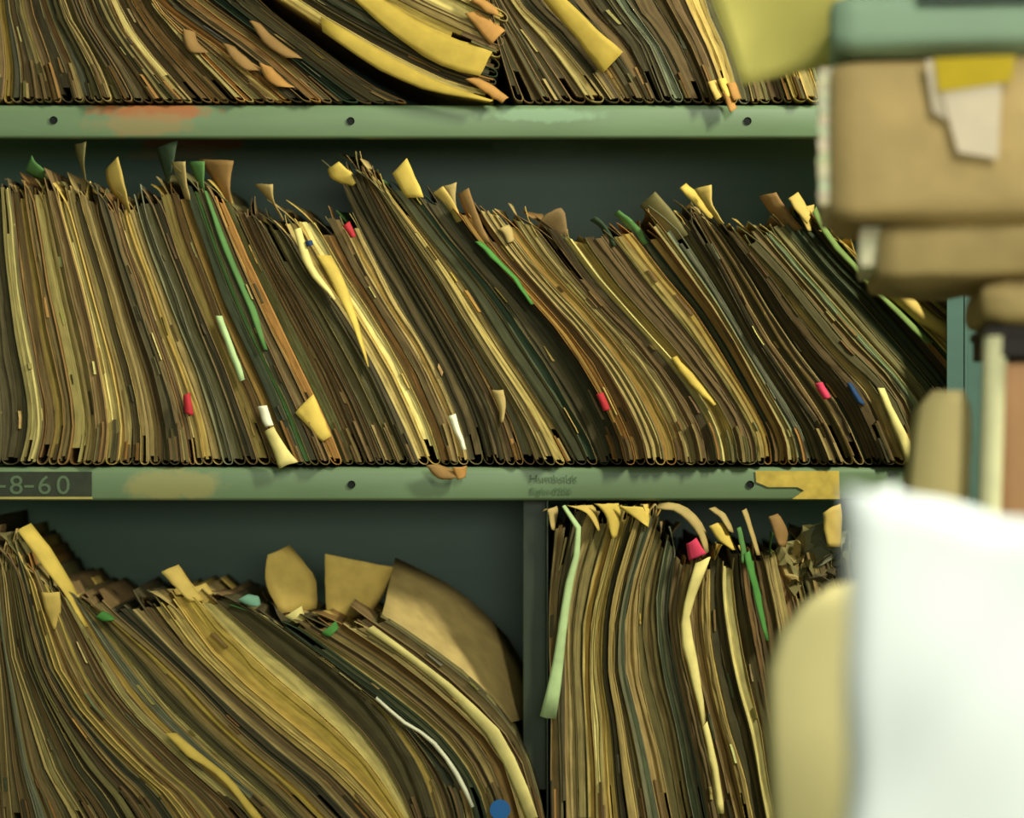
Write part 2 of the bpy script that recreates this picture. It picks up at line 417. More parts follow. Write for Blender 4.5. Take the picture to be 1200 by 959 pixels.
fill(MID, 'mid', [(-26, 'o', 14), (0, 'd', 20), (22, 'c', 15), (40, 'b', 14), (54, 't', 12), (66, 'tc', 15), (96, 'tb', 14), (122, 'c', 16), (138, 't', 15), (154, 'dtb', 12),  # wide dark file near the start stands in for a dark gap
                  (188, 'dd', 13), (212, 'bdt', 10), (238, 'r', 12), (250, 't', 11), (262, 'yo', 13), (290, 'dt', 12), (318, 'b', 12), (332, 'r', 13), (347, 'kg', 10),
                  (366, 'ob', 12), (390, 'r', 11), (402, 'gobd', 12), (452, 'ood', 13), (492, 'm', 10), (504, 'cr', 11), (528, 'bt', 11), (550, 'ddb', 14), (594, 'bdo', 13),
                  (640, 'tc', 13), (664, 'ok', 12), (690, 'kkd', 14), (732, 'r', 12), (745, 'bt', 13), (768, 'c', 11), (780, 'rc', 11), (803, 'tb', 12), (828, 'dt', 14), (850, 'c', 14),
                  (864, 'o', 22), (888, 'tr', 9), (905, 'k', 10), (914, 'rt', 10), (935, 'yo', 14), (962, 'bd', 11), (990, 'obdb', 12), (1036, 'db', 11), (1050, 'c', 14),
                  (1064, 'yo', 12), (1092, 'yok', 14), (1138, 'kd', 14), (1170, 'rgm', 9), (1198, 'c', 14), (1212, 'okt', 12), (1250, 'bt', 12), (1300, '', 1)])
fill(BL, 'low', [(-40, 'ob', 16), (-6, 'bt', 10), (15, 'ob', 13), (45, 'yoo', 15), (90, 'to', 12), (120, 'okd', 14), (170, 'dbk', 14), (212, 'r', 10), (222, 'mrr', 11),
                 (262, 'ob', 14), (292, 'cm', 13), (322, 'yc', 12), (350, 'ob', 14), (385, 'm', 10), (395, 'bdb', 11), (432, 'otc', 11), (465, 'mt', 11), (488, 'o', 14), (502, 'dto', 10),
                 (536, 'kd', 13), (560, 'k', 12), (572, 'tb', 9), (590, 'tro', 10), (612, 'c', 13), (626, 'bo', 8), (640, '', 1)], 1.0)
fill(BR, 'br', [(646, 'bd', 9), (664, 'bo', 13), (690, 'rt', 12), (712, 'tdt', 13), (750, 'oyt', 13), (790, 'ot', 13), (815, 'yo', 14), (845, 'rbr', 10),
                (875, 'mo', 12), (900, 'tdb', 11), (932, 'bt', 13), (990, 'ob', 14), (1100, '', 1)], 1.6)

# ------------------------------------------------------------------ slips, torn corners and tags that stand out of single files
def find(rows, px, py):
    best = None
    for F in FILES:
        if F['row'] not in rows: continue
        for k in range(0, 23):
            q = at(F['A'], k / 20).lerp(at(F['B'], k / 20), .5)
            d = (q.x - px) ** 2 + (q.y - py) ** 2 * (1 if True else 0)
            if best is None or d < best[0]: best = (d, F)
    return best[1]
def slip(rows, name, L, R, col, y0=-.004, yL=0.0, yR=0.0, label=None, lm=None, word=None, anchor=None, sag=.002):
    ax = anchor or ((L[-1][0] + R[-1][0]) / 2, (L[-1][1] + R[-1][1]) / 2)
    F = find(rows, *ax)
    yb = min(F['front'] + y0, -.0125) if y0 <= -.004 else F['front'] + y0
    def rs(P): return catmull(P, 9)
    l, r = rs(L), rs(R); rws = []
    for i in range(9):
        row = []
        for j in range(6):
            s = j / 5; q = l[i].lerp(r[i], s)
            q = q + Vector((noise.noise((q.x * .07, q.y * .05, 3 + yb * 99)), noise.noise((q.x * .09, q.y * .09, 8)))) * 1.6
            y = .0015 * noise.noise((q.x * .08, q.y * .06, 1)) + yb + yL * (1 - s) + yR * s - sag * math.sin(s * math.pi)
            row.append(Vector(((q.x - 600) * K, y, CZ + (479.5 - q.y) * K)))
        rws.append(row)
    o = grid_mesh(rws, F['base'], name, paper(col, var=.14), F['root'], .0005)
    if label: o['label'] = label
    if lm: F['lm'] = lm
    return o
M = ('mid',)
slip(M, 'paper_slip', [(347, 483), (379, 518)], [(368, 462), (389, 511)], 'gold', -.008, .0, .004, 'yellow card slip poking out', 'yellow card slip by foot')
slip(M, 'torn_corner', [(122, 198), (127, 220), (150, 250)], [(138, 184), (145, 210), (153, 250)], 'manila', -.002, .012, 0, 'yellow bent corner', 'tall yellow bent corner')
slip(M, 'torn_corner', [(180, 172), (186, 190), (192, 212)], [(208, 164), (203, 190), (197, 212)], 'dgreen', .004, .01, 0, 'dark green flared top', 'dark green flared top')
slip(M, 'torn_corner', [(84, 168), (93, 195), (101, 225)], [(100, 165), (98, 195), (104, 225)], 'olive', .004, .01, 0)
slip(M, 'torn_corner', [(26, 200), (36, 206), (48, 210)], [(36, 182), (44, 192), (52, 200)], 'green', .004, .01, 0, 'green rounded corner', 'green rounded corner')
slip(M, 'torn_corner', [(201, 190), (208, 210), (218, 235)], [(219, 190), (220, 208), (224, 235)], 'tan', -.001, .01, 0)
slip(M, 'torn_corner', [(221, 190), (232, 215), (240, 240)], [(242, 190), (240, 215), (243, 240)], 'green', -.002, .01, 0, 'green flared corner', 'green flared corner')
slip(M, 'green_sheet', [(240, 225), (252, 262), (268, 305), (290, 355), (310, 410)], [(244, 225), (258, 262), (275, 305), (298, 355), (316, 410)], 'green', -.003, 0, .004)
slip(M, 'torn_corner', [(230, 184), (250, 215), (262, 240)], [(272, 187), (268, 215), (271, 240)], 'kraft', .001, .012, 0, 'brown flared corner', 'wide brown flared corner')
slip(M, 'torn_corner', [(298, 215), (316, 235), (330, 258)], [(319, 216), (321, 235), (333, 258)], 'tan', .0, .01, 0, None, 'squared tan corner')
slip(M, 'torn_corner', [(383, 198), (390, 210), (412, 218)], [(397, 190), (412, 202), (418, 214)], 'gold', -.003, .004, 0, 'bright yellow torn corner', 'bright yellow torn corner')
slip(M, 'torn_corner', [(460, 205), (470, 222), (478, 233)], [(477, 187), (488, 210), (497, 233)], 'gold', -.005, .002, 0, 'large bright yellow corner', 'largest bright yellow corner')
slip(M, 'torn_corner', [(505, 226), (520, 240), (533, 262)], [(520, 218), (532, 236), (541, 258)], 'manila', -.002, .006, 0)
slip(M, 'torn_corner', [(518, 217), (526, 235), (534, 255)], [(535, 213), (534, 235), (536, 255)], 'tan', .004, .004, 0)
slip(M, 'torn_corner', [(537, 228), (545, 250), (562, 285)], [(549, 222), (560, 250), (574, 285)], 'kraft', -.001, .006, 0, None, 'rounded brown folded top')
slip(M, 'green_sheet', [(557, 284), (580, 308), (602, 330), (622, 358)], [(565, 284), (588, 308), (610, 332), (626, 358)], 'vgreen', -.004, 0, .004, 'bright green sheet edge', 'bright green sheet edge')
slip(M, 'red_tag', [(403, 265), (412, 280)], [(411, 261), (418, 278)], 'red', -.005, 0, 0, 'red tag', 'red tag near top')
slip(M, 'red_tag', [(216, 464), (218, 484)], [(225, 461), (228, 487)], 'red', -.004, 0, 0, 'red tag', 'red tag low down')
slip(M, 'pink_tag', [(953, 450), (963, 469)], [(962, 447), (971, 466)], 'pink', -.005, 0, 0, 'pink tag', 'pink tag')
slip(M, 'blue_tag', [(990, 450), (1004, 474)], [(997, 449), (1013, 474)], 'blue', -.003, 0, .002, 'dark blue tag', 'dark blue tag')
slip(M, 'blue_tag', [(358, 284), (361, 290)], [(366, 282), (368, 288)], 'blue', -.009, 0, 0)
slip(M, 'cream_wedge', [(372, 300), (390, 332), (412, 378), (432, 430)], [(388, 300), (402, 325), (418, 370), (433, 430)], 'gold', -.004, 0, .004, 'bright yellow folded sheet', 'bright yellow folded sheet')
slip(M, 'cream_sheet', [(345, 270), (362, 318), (392, 352)], [(354, 268), (368, 312), (395, 350)], 'cream', -.005, 0, .002, 'cream sheet edge')
slip(M, 'label_strip', [(254, 370), (266, 405), (282, 447)], [(262, 370), (275, 405), (289, 445)], 'pale', -.006, 0, 0, 'pale green label strip', 'pale green label strip')
slip(M, 'label_strip', [(303, 477), (312, 501)], [(314, 475), (322, 498)], 'white', -.007, 0, 0, 'white label strip')
slip(M, 'label_strip', [(311, 505), (321, 528), (328, 549)], [(322, 500), (335, 522), (350, 541)], 'cream', -.008, 0, 0, 'cream ragged slip', 'ragged cream hanging slip')
slip(M, 'paper_slip', [(525, 488), (535, 510), (541, 528)], [(534, 485), (540, 505), (547, 527)], 'white', -.007, 0, 0, 'white torn slip', 'white torn slip')
slip(M, 'paper_slip', [(575, 457), (583, 475), (586, 495)], [(590, 457), (593, 475), (589, 495)], 'tan', -.004, .003, 0, 'tan rounded slip', 'rounded tan slip')
slip(M, 'torn_corner', [(499, 545), (513, 560), (527, 562)], [(515, 544), (530, 550), (545, 556)], 'kraft', -.012, 0, .004, 'crushed brown paper foot', 'crushed brown paper foot', anchor=(520, 540))
slip(M, 'torn_corner', [(530, 548), (536, 562)], [(548, 546), (545, 560)], 'orange', -.010, 0, .003, anchor=(538, 540))
slip(M, 'torn_corner', [(625, 272), (637, 268), (650, 280)], [(640, 252), (659, 245), (665, 275)], 'brown', .004, .006, 0, None, 'dark brown arched corner')
slip(M, 'torn_corner', [(584, 270), (590, 275), (594, 286)], [(596, 264), (600, 270), (602, 284)], 'tan', -.004, 0, .004, 'small rolled tan corner', 'small rolled tan corner')
slip(M, 'torn_corner', [(692, 258), (702, 266), (716, 290)], [(698, 254), (709, 264), (722, 288)], 'dgreen', .0, .004, 0)
slip(M, 'torn_corner', [(719, 250), (735, 265), (752, 288)], [(725, 246), (745, 260), (760, 284)], 'green', .0, .004, 0, 'green curled corner', 'green curled corner')
slip(M, 'torn_corner', [(750, 240), (770, 262), (790, 285)], [(768, 224), (790, 250), (806, 275)], 'olive', .001, .008, 0, None, 'tall olive curled cover')
slip(M, 'torn_corner', [(796, 220), (815, 240), (833, 258)], [(805, 214), (822, 230), (838, 250)], 'gold', -.003, .0, .004, 'narrow yellow corner')
slip(M, 'torn_corner', [(814, 222), (825, 238), (842, 262)], [(833, 217), (834, 240), (848, 262)], 'manila', .0, .006, 0, 'triangular manila corner', 'triangular manila corner')
slip(M, 'torn_corner', [(890, 229), (905, 250), (925, 272)], [(910, 225), (922, 245), (940, 268)], 'kraft', -.001, .008, 0, None, 'long brown folded corner')
slip(M, 'torn_corner', [(921, 234), (932, 250), (945, 264)], [(934, 226), (942, 238), (950, 252)], 'manila', -.004, 0, .006, 'crumpled manila corner')
slip(M, 'torn_corner', [(934, 244), (940, 258), (946, 270)], [(955, 239), (953, 254), (952, 270)], 'manila', -.002, 0, .006, 'crumpled manila corner', 'crumpled yellow corner')
slip(M, 'green_sheet', [(950, 250), (965, 280), (1000, 320), (1040, 362), (1085, 405)], [(955, 243), (972, 275), (1008, 318), (1050, 360), (1092, 402)], 'moss', -.004, 0, .004, 'light green folded sheet', 'light green folded sheet')
slip(M, 'folded_bundle', [(1014, 322), (1040, 348), (1075, 378), (1110, 402)], [(1032, 320), (1055, 338), (1085, 364), (1118, 388)], 'manila', -.006, .003, .003, 'thick bright manila fold', 'thick bright manila fold', sag=.006)
slip(M, 'cream_sheet', [(1026, 455), (1040, 490), (1052, 520), (1060, 542)], [(1034, 455), (1050, 490), (1064, 518), (1071, 540)], 'cream', -.004, 0, .002, 'crinkled cream sheet', 'crinkled cream sheet')
slip(M, 'red_tag', [(698, 462), (706, 482)], [(707, 460), (714, 480)], 'red', -.002, 0, .002, 'dark red tag')
slip(M, 'paper_slip', [(785, 420), (808, 452), (835, 476)], [(792, 418), (818, 448), (838, 474)], 'gold', -.004, 0, .002, 'narrow golden sheet', 'narrow golden sheet')
T = ('top', 'slump')
slip(T, 'manila_flap', [(405, -8), (455, 38), (515, 78), (563, 92)], [(432, -10), (495, 30), (545, 50), (580, 57)], 'mustard', -.006, .0, .004, 'broad manila flap', 'broad manila flap', anchor=(573, 75))
slip(T, 'manila_flap', [(545, 18), (560, 36), (575, 55)], [(560, 14), (578, 26), (592, 38)], 'orange', -.008, .0, .004, 'orange torn flap', None, anchor=(590, 40))
slip(T, 'manila_flap', [(380, 40), (440, 82), (500, 108), (575, 122)], [(378, 22), (440, 58), (510, 96), (578, 119)], 'mustard', -.007, .0, .003, 'long bowed manila cover', 'long bowed manila cover', anchor=(577, 120))
slip(T, 'manila_flap', [(552, 5), (570, 16), (583, 22)], [(556, -4), (578, 8), (585, 16)], 'orange', -.006, .0, .003, 'orange torn flap', anchor=(593, 25))
slip(T, 'orange_fold', [(545, 95), (565, 108), (588, 123)], [(558, 93), (578, 102), (596, 116)], 'orange', -.010, .0, .003, 'orange folded stub', anchor=(579, 105))
slip(T, 'yellow_card', [(625, -12), (665, 35), (705, 89)], [(650, -12), (690, 28), (729, 63)], 'mustard', -.008, .002, .0, 'bright yellow card corner', 'bright yellow hanging card', anchor=(735, 75))
for (a, b, c) in [((216, 36), (226, 64), 'kraft'), ((262, 52), (290, 84), 'kraft'), ((292, 26), (335, 70), 'kraft'), ((305, 76), (326, 104), 'orange')]:
    slip(T, 'paper_slip', [a, ((a[0] + b[0]) / 2 - 2, (a[1] + b[1]) / 2 + 5), b], [(a[0] + 14, a[1] + 4), ((a[0] + b[0]) / 2 + 12, (a[1] + b[1]) / 2), (b[0] + 20, b[1])], c, -.004, 0, .004, anchor=b)
for a in [(828, 98, 'manila'), (840, 96, 'gold'), (850, 100, 'orange'), (845, 112, 'orange')]:
    slip(T, 'torn_corner', [(a[0], a[1]), (a[0] + 9, a[1] + 22)], [(a[0] + 10, a[1] - 2), (a[0] + 18, a[1] + 17)], a[2], -.014, 0, .004, None, 'crumpled orange foot' if a[0] == 845 else None, anchor=(850, 110))
B = ('low',)
slip(B, 'yellow_card', [(22, 622), (45, 655), (80, 702), (100, 735)], [(34, 614), (62, 650), (88, 695), (104, 735)], 'gold', .0, .0, .012, 'tall yellow card', 'tall yellow standing card')
slip(B, 'torn_corner', [(48, 694), (54, 715), (64, 738)], [(70, 694), (72, 715), (68, 738)], 'manila', -.002, .002, .004, 'rounded orange corner', 'rounded orange brown corner')
slip(B, 'green_sheet', [(114, 722), (122, 726), (134, 727)], [(122, 716), (130, 718), (137, 725)], 'vgreen', -.006, 0, .003, 'bright green scrap', 'bright green scrap')
slip(B, 'torn_corner', [(188, 672), (205, 690), (222, 706)], [(206, 662), (220, 682), (238, 706)], 'manila', -.001, .0, .01, 'manila squared corner', 'upright manila corner')
slip(B, 'torn_corner', [(222, 690), (232, 702), (240, 718)], [(238, 685), (248, 700), (256, 716)], 'manila', .004, .0, .01)
slip(B, 'paper_slip', [(278, 703), (288, 708), (300, 711)], [(292, 696), (302, 699), (306, 708)], 'teal', -.002, 0, .003, 'pale green slip', 'pale green slip')
slip(B, 'torn_corner', [(306, 655), (304, 690), (322, 726)], [(330, 645), (362, 685), (362, 722)], 'manila', .07, .0, .02, 'manila square corner', 'recessed manila corner')
slip(B, 'paper_slip', [(334, 722), (346, 730)], [(354, 710), (358, 728)], 'cream', .002, 0, .003, 'pinkish cream slip')
slip(B, 'index_tab', [(374, 655), (374, 700), (376, 744)], [(454, 672), (444, 706), (430, 726)], 'manila', .085, .0, .02, 'broad manila index tab', 'broad manila index tab')
slip(B, 'green_sheet', [(378, 742), (386, 746)], [(394, 727), (398, 736)], 'vgreen', -.002, 0, .003, 'green scrap', 'small green scrap')
slip(B, 'manila_flap', [(446, 722), (500, 765), (560, 812), (594, 850)], [(456, 664), (532, 704), (602, 772), (634, 860)], 'tan', .02, .0, .12, 'big back cover sheet', 'big curved back cover', anchor=(640, 930), sag=0)
slip(B, 'cream_sheet', [(195, 858), (222, 885), (262, 912), (300, 962)], [(208, 858), (240, 885), (272, 912), (312, 962)], 'gold', -.004, .0, .003, 'bright cream sheet', 'bulging bright cream sheet')
slip(B, 'cream_sheet', [(430, 738), (483, 776), (533, 820), (574, 866), (606, 930), (618, 960)], [(438, 732), (492, 772), (542, 812), (586, 856), (616, 915), (630, 956)], 'cream', -.004, .002, .0, 'bright cream fold', 'long bright cream fold')
slip(B, 'cream_sheet', [(440, 818), (474, 848), (500, 864), (528, 898), (552, 945)], [(442, 815), (478, 846), (504, 861), (532, 894), (556, 943)], 'white', -.005, .0, .0, 'thin white wavy sheet', 'thin white wavy sheet')
def disc(rows, px, py, r, col, label, lm):
    F = find(rows, px, py); bm = bmesh.new()
    bmesh.ops.create_cone(bm, cap_ends=True, segments=24, radius1=r * K, radius2=r * K, depth=.001)
    for v in bm.verts:
        v.co = Vector((v.co.x, v.co.z, v.co.y * 1.0)) + Vector(((px - 600) * K, F['front'] - .009, CZ + (479.5 - py) * K)) - F['base']
    o = bm_obj('round_sticker', bm, paper(col, var=.05), F['root']); o['label'] = label; F['lm'] = lm
disc(B, 586, 947, 12, 'bblue', 'blue round sticker', 'round blue sticker')
R_ = ('br',)
slip(R_, 'pale_sheet', [(658, 593), (674, 613), (672, 647), (661, 687), (650, 760), (633, 838)], [(662, 592), (680, 612), (679, 650), (668, 700), (660, 770), (652, 841)], 'pale', -.012, .0, .003, 'long pale green sheet', 'long pale green sheet')
for (l, r, c, lm) in [([(634, 600), (640, 596), (646, 620)], [(652, 592), (654, 600), (650, 622)], 'tan', None),
                  ([(662, 592), (685, 600), (700, 622)], [(694, 592), (700, 602), (704, 622)], 'manila', None),
                  ([(695, 590), (708, 602), (716, 630)], [(724, 590), (726, 604), (722, 630)], 'gold', 'narrow yellow folded top'),
                  ([(722, 592), (736, 602), (756, 616)], [(760, 595), (762, 605), (760, 618)], 'gold', 'wide bright yellow folded top'),
                  ([(766, 596), (792, 600), (816, 624), (824, 648)], [(772, 590), (800, 592), (824, 616), (830, 646)], 'tan', 'tan arching top'),
                  ([(830, 616), (840, 632), (856, 644)], [(846, 612), (856, 628), (862, 644)], 'gold', 'pale yellow rounded flap'),
                  ([(829, 596), (842, 606), (852, 622)], [(838, 594), (850, 604), (860, 624)], 'tan', None),
                  ([(868, 598), (876, 622), (884, 650)], [(874, 596), (882, 620), (890, 650)], 'tan', 'thin tan upright leaf'),
                  ([(899, 605), (906, 625), (912, 640)], [(910, 602), (922, 622), (920, 642)], 'kraft', 'brown torn upright slip'),
                  ([(962, 600), (964, 620), (968, 640)], [(984, 590), (986, 615), (984, 640)], 'manila', 'manila card near bag'),
                  ([(870, 648), (880, 690), (896, 750)], [(878, 644), (889, 690), (900, 750)], 'vgreen', 'bright green sheet'),
                  ([(862, 618), (866, 640), (868, 660)], [(868, 616), (873, 640), (874, 660)], 'green', None)]:
    slip(R_, 'torn_corner' if c != 'vgreen' else 'green_sheet', l, r, c, -.004, .0, .006, None, lm)
slip(R_, 'red_tag', [(803, 636), (806, 656)], [(814, 630), (826, 648)], 'pink', -.012, 0, 0, 'pink red tag')
slip(R_, 'cream_sheet', [(814, 660), (804, 695), (796, 740), (808, 790), (822, 850)], [(832, 652), (817, 690), (807, 722), (816, 770), (826, 845)], 'cream', -.009, .0, .003, 'cream slip', 'pink tagged cream slip', anchor=(812, 760))
slip(R_, 'cream_sheet', [(822, 850), (832, 900), (840, 952)], [(828, 845), (840, 900), (848, 952)], 'cream', -.006, .0, .003, 'cream slip')
# crumpled stiff sheets on the right end of the lower shelf
for (px, py, w, h, c, s) in [(945, 655, 26, 34, 'olive', 1), (966, 640, 22, 30, 'grey', 2), (930, 668, 20, 26, 'tan', 3), (968, 672, 24, 26, 'dark', 4)]:
    F = find(R_, px, py); rws = []
    for i in range(9):
        row = []
        for j in range(9):
            u, v = j / 8 - .5, i / 8 - .5
            nx = noise.noise((u * 3 + s * 9, v * 3, 1)); ny = noise.noise((u * 3 + s * 9, v * 3, 7)); nz = noise.noise((u * 3.2 + s * 9, v * 3.2, 14))
            x = px + w * (2 * u + .8 * v + nx * .7); z = py + h * (2 * v - .9 * u + ny * .7) * .8
            row.append(Vector(((x - 600) * K, F['front'] + .004 + nz * .02, CZ + (479.5 - z) * K)))
        rws.append(row)
    grid_mesh(rws, F['base'], 'crumpled_sheet', paper(c), F['root'], .0006, smooth=False)
    if s == 1: F['lm'] = 'crumpled grey brown sheets'

# ------------------------------------------------------------------ labels: each file by its own mark or by the way to the closest marked one
SH = dict(top=('upper shelf', 'toward the rusty end', 'toward the yellow folder'), slump=('upper shelf', 'down the fan', 'up the fan'),
          mid=('middle shelf', 'toward the number tape', 'toward the end post'), low=('lower shelf', 'away from the divider', 'toward the divider'),
          br=('lower shelf', 'toward the divider', 'away from the divider'))
FIX = dict(top=[(63, 'bolt hole over the tape'), (180, 'rust stain'), (411, 'bolt hole before the fan'), (876, 'bolt hole by yellow folder')],
           mid=[(108, "number tape's blank end"), (412, 'bolt hole amid the lip'), (648, 'faint printed lettering'), (879, 'bolt hole by yellow tape'), (985, "yellow tape's outer edge"), (1128, 'end post')],
           low=[(640, 'divider')], br=[(636, 'divider')], slump=[])
SHORT = {}
for row in SH:
    fl = sorted([F for F in FILES if F['row'] == row], key=lambda F: F['u'])
    marks = [(i, 'the ' + F['lm']) for i, F in enumerate(fl) if F.get('lm')]
    for x, nm in FIX[row]:
        i = min(range(len(fl)), key=lambda i: abs(fl[i]['u'] - x)); marks.append((i, 'the ' + nm))
    for i, F in enumerate(fl):
        wd = F['words'][i % 4]
        kind = rnd.choice(['file', 'case file', 'folder', 'paper file'])
        th = 'thick ' if F['w'] > 15 else ('thin ' if F['w'] < 10 else '')
        sh = SH[row][0]
        if F.get('lm'):
            F['lab'] = f"{th}{wd} {kind} with a {F['lm']}, {sh}"
        else:
            if row == 'slump':
                F['lab'] = f"{wd} file lying in the slumped fan, {ORD[i + 1] if i else 'lowest'} from the shelf, upper shelf"
            else:
                ow = [m for m in marks ]
                k, nm = min(ow, key=lambda m: abs(m[0] - i))
                if k == i: F['lab'] = f"{th}{wd} {kind} standing right at {nm}, {sh}".replace('right at', 'at')
                else:
                    dr = SH[row][2] if i > k else SH[row][1]
                    F['lab'] = f"{wd} file, {ORD[min(16, abs(i - k))]} from {nm} {dr}"
        F['lab'] = ' '.join(F['lab'].replace('a bright', 'a bright').split())
        F['root']['label'] = F['lab']
        F['root']['group'] = {'top': 'files on the upper shelf', 'slump': 'files on the upper shelf', 'mid': 'files on the middle shelf',
                              'low': 'slumped files on the lower shelf before the divider', 'br': 'files on the lower shelf past the divider'}[row]

# ------------------------------------------------------------------ the rack
SHELF_COL = (106, 126, 88)
rack = empty('shelving_rack', (0, .15, 0), 'green painted steel shelving rack packed with old case files', 'shelving rack')
RO = Vector((0, .15, 0))
def shelf(py, stains, holes, drop=40):
    z = CZ + (479.5 - py) * K
    bm = bmesh.new()
    # one bent steel sheet: back return, board, front lip with rounded nose, inner return
    prof = [(.300, z - .022), (.300, z - .0005), (.006, z - .0005), (.0025, z - .0012), (.0005, z - .003), (0, z - .006), (0, z - drop * K + .003), (.001, z - drop * K + .0008), (.0035, z - drop * K), (.012, z - drop * K)]
    xs = [-1.1 + 2.2 * k / 60 for k in range(61)]
    vs = []
    for x in xs:
        wob = .0006 * noise.noise((x * 6, z, 0))
        vs.append([bm.verts.new((x, y + (wob if y < .02 else 0) - .15, zz)) for y, zz in prof])
    for a, b in zip(vs, vs[1:]):
        for j in range(len(prof) - 1): bm.faces.new((a[j], a[j + 1], b[j + 1], b[j]))
    o = bm_obj('shelf', bm, metal('shelf_paint', SHELF_COL, [(s[0], s[1], s[2], s[3], s[4], s[5]) for s in stains]), rack, smooth=True)
    md = o.modifiers.new('thickness', 'SOLIDIFY'); md.thickness = .0012; md.offset = -1
    es = o.modifiers.new('es', 'EDGE_SPLIT'); es.split_angle = math.radians(50)
    for hx, hy in holes:
        p = W(hx, hy)
        bm = bmesh.new()
        bmesh.ops.create_cone(bm, cap_ends=True, segments=20, radius1=4.6 * K, radius2=4.6 * K, depth=.0010)
        f = max(bm.faces, key=lambda f: f.calc_center_median().z if len(f.verts) > 4 else -9)
        r = bmesh.ops.inset_individual(bm, faces=[f], thickness=.9 * K)
        f.normal_update()
        for v in f.verts: v.co.z -= .0009
        for v in bm.verts: v.co = Vector((v.co.x, -v.co.z, v.co.y))
        bmesh.ops.translate(bm, verts=bm.verts, vec=p + Vector((0, -.0009, 0)) - RO)
        bm_obj('bolt_hole', bm, paper('hole_black', (16, 20, 14), .02), o)  # black dished disc: the dark of the hole is painted on
    return o
RUST = (166, 96, 50); TAPE = (176, 150, 78)
# stain coordinates are in the rack's object space (same x, z as the world), hence W() positions
s0 = shelf(-303, [], [])
s1 = shelf(122, [(178, 130, 66, 12, RUST, .85), (165, 146, 60, 14, (150, 125, 78), .7), (640, 135, 70, 8, (140, 170, 130), .5)], [(63, 141), (411, 142), (876, 142)])  # last entry is only a paler green patch on the lip
s2 = shelf(547, [(205, 568, 60, 18, (150, 142, 86), .85), (60, 560, 30, 8, (150, 142, 86), .4)], [(412, 568), (879, 568)])
s3 = shelf(972, [], [(63, 992), (411, 992), (879, 992)])
# the coordinates inside stains are relative to the rack part's own origin: shift handled by rack.y only
def tape(poly, name, mat, y=-.0012, parent=None, label=None, origin=RO, th=.0004):
    bm = bmesh.new()
    vs = [bm.verts.new(Vector(((x - 600) * K, y, CZ + (479.5 - yy) * K)) - origin) for x, yy in poly]
    f = bm.faces.new(vs)
    r = bmesh.ops.extrude_face_region(bm, geom=[f])
    bmesh.ops.translate(bm, verts=[v for v in r['geom'] if isinstance(v, bmesh.types.BMVert)], vec=(0, -th, 0))
    o = bm_obj(name, bm, mat, parent)
    if label: o['label'] = label
    return o
tape([(885, 552), (983, 552), (984, 585), (928, 585), (942, 575), (934, 571), (900, 571), (886, 565)], 'tape_patch', paper('tape_yellow', (196, 166, 72), .2, 90), parent=s2, label='yellowed torn tape on the lip', origin=RO)
# number tape
nt_o = W(40, 568); nt_o.y = 0
numtape = empty('number_tape', nt_o, 'dark embossed number tape stuck on the middle shelf lip', 'label')
tape([(-60, 553), (108, 553), (108, 582), (-60, 582)], 'tape_strip', paper('tape_dark', (52, 56, 40), .15, 120, rough=.5), y=-.0016, parent=numtape, origin=nt_o)
tape([(-60, 582), (108, 582), (109, 585), (-60, 585)], 'tape_backing', paper('tape_back', (176, 158, 88), .1), y=-.0012, parent=numtape, label='cream edge of the backing', origin=nt_o)
def text(s, px, py, size, mat, parent, y, origin, ext=.0003, name='lettering', align='LEFT', off=0.0, sx=1.0):
    cu = bpy.data.curves.new(name, 'FONT'); cu.body = s; cu.size = size * K; cu.extrude = ext; cu.align_x = align; cu.offset = off
    tmp = bpy.data.objects.new(name, cu); C.objects.link(tmp); bpy.context.view_layer.update()
    me = bpy.data.meshes.new_from_object(tmp); bpy.data.objects.remove(tmp); bpy.data.curves.remove(cu)
    me.materials.clear(); me.materials.append(mat); o = bpy.data.objects.new(name, me); C.objects.link(o)
    o.parent = parent; p = W(px, py); p.y = y
    o.location = p - origin; o.rotation_euler = (math.pi / 2, 0, 0); o.scale = (sx, 1, 1)
    return o
emb = paper('emboss_grey', (92, 108, 78), .1)
for ch, x in [('-', -6), ('8', 11), ('-', 27), ('6', 44), ('0', 66)]:
    text(ch, x, 579 if ch != '-' else 577, 31, emb, numtape, -.0022, nt_o, sx=1.1 if ch != '-' else 1.5, name='embossed_character')
ink = paper('faded_ink', (82, 104, 72), .1)
text('Humboldt', 620, 565, 12, ink, s2, -.0011, RO, name='printed_lettering', ext=.0001, sx=1.15)
text('Eighn-0206', 621, 579, 10.5, ink, s2, -.0011, RO, name='printed_lettering', ext=.0001, sx=1.05)
# posts: angle section with slots, end upright at 1110-1150 in front, others outside the picture
def post(x0, x1, parent):
    a = W(x0, 0).x; b = W(x1, 0).x
    bm = bmesh.new()
    box_bm(bm, (a, -.032 - .15, .0), (b, -.0295 - .15, 2.0), .0006)
    box_bm(bm, (b - .002, -.0295 - .15, .0), (b, .03 - .15, 2.0))
    box_bm(bm, ((a + b) / 2 - .0015, -.0327 - .15, .0), ((a + b) / 2 + .0015, -.0315 - .15, 2.0), .001)
    o = bm_obj('upright_post', bm, metal('post_paint', (82, 110, 98)), parent)
    return o
post(1103, 1147, rack)
post(-760, -717, rack)
bm = bmesh.new(); box_bm(bm, (-1.1, .302 - .15, 0), (1.1, .304 - .15, 2.0))
back = bm_obj('back_panel', bm, metal('back_paint', (92, 120, 98), var=.05), rack)
